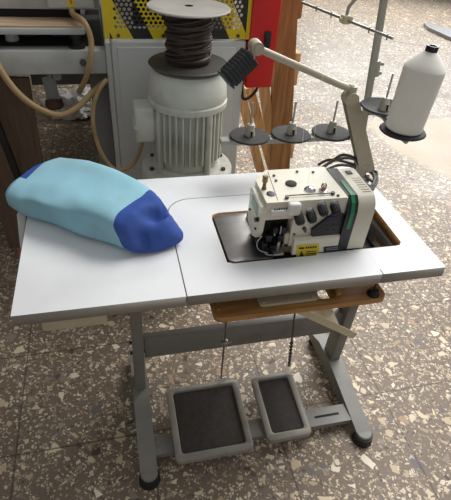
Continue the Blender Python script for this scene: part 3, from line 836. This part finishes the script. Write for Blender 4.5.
for want, nm, mt in ((0, 'bag_body', 'blue'), (1, 'corner_panel', 'navy'), (2, 'end_panel', 'navy')):
    b2 = bm.copy()
    bmesh.ops.delete(b2, geom=[f for f, l in zip(list(b2.faces), labs) if l != want], context='FACES')
    o = mesh_obj(nm, b2, M[mt], BG)
    for p in o.data.polygons: p.use_smooth = True
bm.free()

# ------------------------------------------------------------------ motor behind the table
MX, MYY = .519, .85
MO = thing('electric_motor', 'pale grey finned electric motor standing upright behind the white table', 'motor', (MX, MYY, 0))
bm = B(); lathe(bm, (MX, MYY, 0), (0, 0, 1), [(.150, 0), (.150, .02), (.13, .03), (.13, .555), (.170, .562), (.173, .570), (.173, .610), (.168, .618), (.128, .622), (.118, .634)], 56)
fl = mesh_obj('mounting_flange', bm, M['motor'], MO, smooth=True)
for k in range(8):
    a = 2*math.pi*(k+.35)/8; bm = B(); cyl(bm, (MX+.145*math.cos(a), MYY+.145*math.sin(a), .612), (MX+.145*math.cos(a), MYY+.145*math.sin(a), .628), .009, seg=6)
    mesh_obj('bolt', bm, M['dsteel'], fl)
bm = B(); lathe(bm, (MX, MYY, 0), (0, 0, 1), [(.108, .627), (.112, .64), (.112, .858), (.100, .866)], 56)
for k in range(34):
    a = 2*math.pi*k/34; d = V((math.cos(a), math.sin(a), 0)); n_ = V((-d.y, d.x, 0)); c = V((MX, MYY, 0))
    t = .0042
    prism(bm, [c+d*.108-n_*t+V((0, 0, .660)), c+d*.108+n_*t+V((0, 0, .660)), c+d*.131+n_*t*.7+V((0, 0, .672)), c+d*.131-n_*t*.7+V((0, 0, .672))], (0, 0, .188))
for k in range(4):
    a = math.radians(-62+k*90); c = V((MX+.122*math.cos(a), MYY+.122*math.sin(a), 0)); cyl(bm, c+V((0, 0, .624)), c+V((0, 0, .862)), .012, seg=14)
mesh_obj('finned_body', bm, M['motor'], MO, smooth=True)
bm = B(); lathe(bm, (MX, MYY, 0), (0, 0, 1), [(.112, .858), (.137, .860), (.139, .866), (.139, .880), (.134, .886), (.137, .892), (.135, .916), (.129, .965), (.119, .980), (.09, .988), (.02, .990)], 56)
mesh_obj('fan_cover', bm, M['motor'], MO, smooth=True)
bm = B(); box(bm, (.326, .79, .738), (.395, .885, .866), .012, 3); box(bm, (.322, .786, .790), (.345, .889, .800), .003); box(bm, (.385, .80, .75), (.42, .88, .85))
mesh_obj('terminal_box', bm, M['motor'], MO, smooth=True)
# wire spool on the motor
ZS = .993
SP = thing('wire_spool', 'spool of dark brown wire standing on top of the grey motor', 'spool', (MX, MYY, ZS))
bm = B(); lathe(bm, (MX, MYY, ZS), (0, 0, 1), [(.06, 0), (.132, .001), (.135, .004), (.132, .007), (.05, .008)], 56); mesh_obj('bottom_flange', bm, M['spooldark'], SP, smooth=True)
bm = B(); lathe(bm, (MX, MYY, ZS), (0, 0, 1), [(.05, .170), (.130, .171), (.134, .175), (.131, .178), (.014, .179), (.013, .174), (.001, .174)], 56)
tf = mesh_obj('top_flange', bm, [M['spoolgrey'], M['dark']], SP, smooth=True)
for p in tf.data.polygons:
    if (p.center.xy).length < .0135: p.material_index = 1
bm = B(); cyl(bm, (MX, MYY, ZS+.007), (MX, MYY, ZS+.172), .060, seg=32); mesh_obj('core', bm, M['wire'], SP, smooth=True)
bm = B(); pts = []
rng = random.Random(3)
turns = 24
for layer in range(2):
    ph1, ph2 = rng.random()*6, rng.random()*6
    for k in range(turns*20):
        t = k/(turns*20); a = 2*math.pi*turns*t
        tt = t if layer == 0 else 1-t
        zz = .013+tt*.138
        rr = .066+layer*.0075+.0022*math.sin(a*.37+ph1)+.002*math.sin(a*1.71+ph2)-.004*abs(tt-.5)
        pts.append(V((MX+rr*math.cos(a), MYY+rr*math.sin(a), ZS+zz+.010*math.sin(a*.83+ph2)*layer+.006*math.sin(a+ph1))))
tube(bm, pts, .0046, 6); mesh_obj('wire_winding', bm, M['wire'], SP, smooth=True)

# ------------------------------------------------------------------ cabinet machine behind the motor
CY = 1.05
CB = thing('machine_cabinet', 'light grey machine cabinet with perforated hazard guard and red column behind motor', 'machine', (.52, CY+.3, 0))
bm = B(); box(bm, (.272, CY, .0), (.775, CY+1.75, 1.012), .008, 3)  # unseen rear depth is added to shade the floor under the bench
cbx = mesh_obj('cabinet_body', bm, M['cab'], CB, smooth=True)
bm = B(); box(bm, (.2512, CY+.02, .02), (.2715, CY+.50, 1.0), .003); mesh_obj('side_door', bm, M['cab'], CB, smooth=True)
bm = B(); box(bm, (.292, CY-.006, .10), (.735, CY+.002, .992), .004); mesh_obj('front_panel', bm, M['cab'], CB, smooth=True)
# hazard guard : perforated sheet in the x-z plane
gx0, gx1, gz0, gz1 = .254, .786, 1.018, 1.36
holes = []
pitch = .0165; r = .0064
row = 0; z = gz0+.040
while z < gz1-.03:
    x = gx0+.040+(pitch/2 if row % 2 else 0)
    while x < gx1-.034:
        holes.append([(x+r*math.cos(math.radians(60*k+30)), z+r*math.sin(math.radians(60*k+30))) for k in range(6)])
        x += pitch
    z += pitch*.866; row += 1
bm = plate_bm([(gx0, gz0), (gx1, gz0), (gx1, gz1), (gx0, gz1)], holes, 0, .003)
for v in bm.verts: v.co = V((v.co.x, CY+.004+v.co.z, v.co.y))
gd_ = mesh_obj('hazard_guard', bm, M['hazard'], CB)
bm = B(); box(bm, (gx0-.002, CY+.001, gz0), (gx0+.016, CY+.009, gz1)); box(bm, (gx1-.016, CY+.001, gz0), (gx1+.002, CY+.009, gz1))
pieces('guard_frame', bm, M['hazyellow'], gd_)
bm = B()
for x in (.30, .46, .62, .74): cyl(bm, (x, CY+.004, 1.030), (x, CY-.003, 1.030), .006, seg=8)
pieces('guard_screw', bm, M['dsteel'], gd_)
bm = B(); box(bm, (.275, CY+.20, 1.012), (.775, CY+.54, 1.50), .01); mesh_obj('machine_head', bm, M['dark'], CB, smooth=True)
bm = B(); cyl(bm, (.70, CY+.13, 1.012), (.70, CY+.13, 1.45), .055, seg=28); box(bm, (.30, CY+.1, 1.012), (.36, CY+.18, 1.45), .004); pieces('guarded_cylinder', bm, M['cab'], CB, smooth=True)
# red column at the right
def Yp(px, py, y): return PY(px, py, y)
bm = B(); box(bm, (.784, CY-.01, .835), (.893, CY+.10, 1.55), .006, 2); rc = mesh_obj('red_column', bm, M['red'], CB, smooth=True)
bm = B(); box(bm, (.774, CY+.03, .90), (.80, CY+.09, .99)); mesh_obj('column_bracket', bm, M['dsteel'], CB)
q = PY(267, 40, CY-.012)
bm = B(); box(bm, q-V((.012, .006, .030)), q+V((.014, .004, .030)), .003); box(bm, q-V((.006, .010, .010)), q+V((.006, 0, .012)), .002)
mesh_obj('rocker_switch', bm, M['black'], rc, smooth=True)
cable('power_cable', [V((.775, CY+.015, .845)), PY(243, 98, CY), PY(250, 97, CY), PY(257, 88, CY+.02), V((.83, CY+.05, .84))], .006, M['rubber'], 'short black cable looping below the red column')

# ------------------------------------------------------------------ pallet and posts behind
PA = thing('wooden_pallet', 'weathered wooden pallet propped upright behind the red column', 'pallet', (1.0, 1.35, 0))
def plank(p, q, wd, th, mt, name, parent):
    """board from point p to q (centre line of its front face), seen width wd"""
    bm = B(); ax = (q-p).normalized(); sd = V((1, 0, 0)); sd = (sd-ax*sd.dot(ax)).normalized(); up = ax.cross(sd)
    if up.y < 0: up = -up
    prism(bm, [p-sd*wd/2, p+sd*wd/2, q+sd*wd/2, q-sd*wd/2], up*th); bevel_all(bm, .003, 1)
    return mesh_obj(name, bm, mt, parent, smooth=True)
PYY = 1.32
def down(p, q):      # carry a seen board on to the floor
    d = q-p; return p+d*(p.z/-d.z) if d.z < 0 else q
a, b = PY(288, -12, PYY), PY(281, 165, PYY); plank(down(a, b), a, .098, .05, M['post'], 'stringer', PA)
a, b = PY(292, 62, PYY+.06), PY(290, 84, PYY+.06)
for (p1_, p2_, wd) in (((238, 82), (260, 168), .046), ((251, 92), (272, 168), .044), ((262, 80), (286, 168), .040)):
    a, b = PY(*p1_, PYY+.12), PY(*p2_, PYY+.07)
    plank(down(a, b), a+(a-b)*.05, wd, .02, M['pallet'], 'slat', PA)
a, b = PY(264, 85, PYY+.03), PY(273, 150, PYY+.03); plank(b, a, .05, .02, M['pallet'], 'deck_board', PA)
c = PY(293, 70, PYY+.03); bm = B(); box(bm, c-V((.026, .0, .075)), c+V((.030, .07, .075)), .004); mesh_obj('spacer_block', bm, M['pallet'], PA, smooth=True)
c = PY(300, 6, PYY+.02); bm = B(); box(bm, c-V((.03, .0, .055)), c+V((.018, .06, .10)), .012, 2); mesh_obj('spacer_block', bm, M['post'], PA, smooth=True)
c = PY(291, 150, PYY+.05); bm = B(); box(bm, c-V((.03, .0, .05)), c+V((.018, .07, .04)), .004); mesh_obj('spacer_block', bm, M['pallet'], PA, smooth=True)

# ------------------------------------------------------------------ left machine bench
LB = thing('machine_bench', 'grey steel machine bench with beige shelf board at the far left', 'bench', (-.2, 1.4, 0))
bm = B(); box(bm, (-1.3, 1.10, .880), (.250, 1.16, .965), .004); mesh_obj('front_beam', bm, M['cabtop'], LB, smooth=True)
bm = B()
for x in (-1.28, .20):
    for y in ((1.11, 2.0) if x < 0 else (2.0,)):
        b2 = B(); box(b2, (x, y, 0), (x+.05, y+.05, .90), .003); mesh_obj('leg', b2, M['shadegrey'], LB)
box(bm, (-1.3, 1.98, .86), (.25, 2.06, .92), .003); box(bm, (-1.28, 1.15, .885), (-1.22, 2.0, .94)); box(bm, (.19, 1.15, .885), (.245, 2.0, .94))
pieces('frame_rail', bm, M['shadegrey'], LB)
bm = B(); box(bm, (-1.3, 1.11, 1.016), (.185, 3.20, 1.038), .003); sh = mesh_obj('shelf', bm, M['cabtop'], LB, smooth=True)  # rear stretch is added out of view to shade the floor below
bm = B(); box(bm, (-1.29, 1.116, 1.038), (.178, 1.24, 1.0445)); mesh_obj('shelf_board', bm, M['board'], sh)
bm = B()
for x in (.135, -1.1):
    bm = B(); lathe(bm, (x+.015, 1.14, .964), (0, 0, 1), [(.030, 0), (.030, .011), (.016, .014), (.016, .036), (.026, .039), (.026, .053)], 20)
    mesh_obj('shelf_mount', bm, M['rubber'], LB, smooth=True)
bm = B(); box(bm, (-1.3, 1.235, 1.072), (.245, 1.33, 1.24), .004); mesh_obj('upper_beam', bm, M['cabtop'], LB, smooth=True)
bm = B(); box(bm, (-1.28, 1.245, 1.038), (.17, 1.32, 1.073)); pieces('gap_shade_strip', bm, M['dark'], LB)  # dark strip stands in for the shadow between board and upper beam
bx0, bx1 = PY(48, 8, 1.20), PY(95, 8, 1.20)
bm = B(); box(bm, (bx0.x, 1.19, bx0.z), (bx1.x, 1.236, bx0.z+.16), .008, 3); cbox = mesh_obj('control_box', bm, M['cab'], LB, smooth=True)
q = PY(71, 3, 1.188); bm = B(); box(bm, (q.x-.013, 1.1885, q.z-.012), (q.x+.013, 1.1905, q.z+.05)); lb = mesh_obj('warning_label', bm, M['yellow'], cbox)
bm = B(); box(bm, (q.x-.002, 1.1875, q.z-.004), (q.x+.003, 1.189, q.z+.012)); box(bm, (q.x-.009, 1.1875, q.z+.018), (q.x+.010, 1.189, q.z+.03)); mesh_obj('label_print', bm, M['orange'], lb)
q = PY(83, 62, 1.10); bm = B(); cyl(bm, q, q-V((0, .014, 0)), .012, seg=6); mesh_obj('bolt', bm, M['dsteel'], LB)
q = PY(50, 78, 1.13); bm = B(); prism(bm, [q+V((-.03, 0, .0)), q+V((.018, 0, .02)), q+V((.024, 0, -.09)), q+V((-.024, 0, -.09))], (0, .006, 0)); cyl(bm, q+V((.028, -.012, .01)), q+V((.028, .02, .01)), .016, seg=16); cyl(bm, q+V((0,0,0)), q+V((0, 0, .06)), .01, seg=10)
br = mesh_obj('foot_bracket', bm, M['shadegrey'], LB)
bm = B(); lathe(bm, q+V((0, .003, -.115)), (0, 0, 1), [(.030, 0), (.036, .008), (.032, .028), (.012, .034)], 22); mesh_obj('rubber_foot', bm, M['brown'], br, smooth=True)
bm = B(); box(bm, (-.10, 1.60, .665), (.25, 1.62, .88)); box(bm, (-1.2, 1.66, .96), (.24, 1.68, 1.015)); pieces('back_panel', bm, M['shadegrey'], LB)
bm = B(); box(bm, (.178, 1.22, .0), (.250, 1.58, .862), .004)
mesh_obj('side_cabinet', bm, M['shadegrey'], LB, smooth=True)
bm = B(); box(bm, (-1.2, 1.162, .956), (.24, 1.68, .962)); mesh_obj('lower_shelf', bm, M['foam'], LB)
# things lying in the gap between beam and shelf
q = PY(13, 42, 1.24); bm = B(); lathe(bm, (q.x, 1.24, .962), (0, 0, 1), [(.022, 0), (.025, .003), (.022, .040), (.019, .040), (.018, .005)], 20)
tag(mesh_obj('plastic_cup', bm, M['white'], loc=(q.x, 1.24, .962), smooth=True), 'small white plastic cup in the dark gap under the beige shelf', 'cup')
q = PY(66, 44, 1.30); bm = B(); box(bm, (q.x-.055, 1.28, .962), (q.x+.045, 1.36, 1.008), .006); tag(mesh_obj('storage_box', bm, M['bluebox'], loc=(q.x, 1.3, .962), smooth=True), 'dark blue box in the gap under the beige shelf', 'box', 'boxes under the beige shelf')
q = PY(30, 44, 1.30); bm = B(); box(bm, (q.x-.05, 1.28, .962), (q.x+.04, 1.36, 1.004), .006); tag(mesh_obj('storage_box', bm, M['brown'], loc=(q.x, 1.3, .962), smooth=True), 'dark brown box beside the white cup under the beige shelf', 'box', 'boxes under the beige shelf')
# tan hoses
cable('hose', [PY(72, 7, 1.20), PY(73, 14, 1.18), PY(84, 22, 1.09), PY(91, 40, 1.07), PY(90, 60, 1.06), PY(86, 78, 1.08), PY(79, 92, 1.14)], .0105, M['hose'], 'tan hose dropping from the grey control box past the beam', 'hose', group='tan hoses of the left bench')
cable('hose', [PY(-25, 20, 1.06), PY(-8, 52, 1.06), PY(3, 74, 1.05), PY(20, 95, 1.05), PY(40, 109, 1.05), PY(60, 115, 1.05), PY(78, 107, 1.06), PY(92, 93, 1.08), PY(106, 80, 1.12)], .0115, M['hose'], 'tan hose sagging in a wide loop below the grey beam', 'hose', group='tan hoses of the left bench')
cable('hose', [PY(107, 79, 1.045), PY(98, 92, 1.03), PY(93, 110, 1.02), PY(94, 130, 1.01), PY(101, 152, 1.0), PY(113, 168, .99), PY(126, 169, .98), PY(136, 160, .96), V((.36, .87, .72))], .0078, M['hose'], 'thin tan hose curving down behind the blue bag to the motor', 'hose', group='tan hoses of the left bench')
# crumpled plastic on the floor and leaning boards
bm = B(); q = PZ(78, 103, 0)
bmesh.ops.create_icosphere(bm, subdivisions=5, radius=1)
for v in bm.verts:
    d = v.co.normalized(); k = 1+.35*noise.noise(d*3.1)+.18*noise.noise(d*8)
    v.co = V((d.x*.23*k, d.y*.22*k, max(-.004, d.z*.13*k)))
    v.co += V((q.x, q.y-.1, .005))
tag(mesh_obj('plastic_sack', bm, M['white'], loc=(q.x, q.y-.1, 0), smooth=True), 'crumpled white plastic sack on the floor under the left bench', 'sack')
bm = B(); a, b, c_, d_ = PY(-40, 76, 1.22), PY(29, 78, 1.22), PY(43, 165, 1.22), PY(-60, 235, 1.22)
e = PY(40, 190, 1.22); e.z = 0; g = V((a.x, 1.22, 0))
prism(bm, [a, b, c_, V((c_.x+.02, 1.22, .0)), g], (0, .015, 0))
tag(mesh_obj('fibreboard_panel', bm, M['brownpanel'], loc=(g.x, 1.22, 0)), 'brown fibreboard panel standing behind the blue bag at far left', 'panel')
bm = B(); a, b = PY(-14, 95, 1.15), PY(20, 182, 1.15); bt = down(a, b)
tube(bm, [a, bt], .016, 12)
tag(mesh_obj('steel_bar', bm, M['rubber'], loc=bt, smooth=True), 'dark steel bar leaning against the brown panel at far left', 'bar')
# steel plate lying far right
bm = B(); ps = [PZ(424, 22.5, .04), PZ(460, 31, .04), PZ(470, 46, .04), PZ(428, 27, .04)]
prism(bm, ps, (0, 0, -.04))
tag(mesh_obj('steel_plate', bm, M['grey'], loc=(ps[0].x, ps[0].y, 0)), 'grey steel plate lying on the floor at the far right', 'plate')
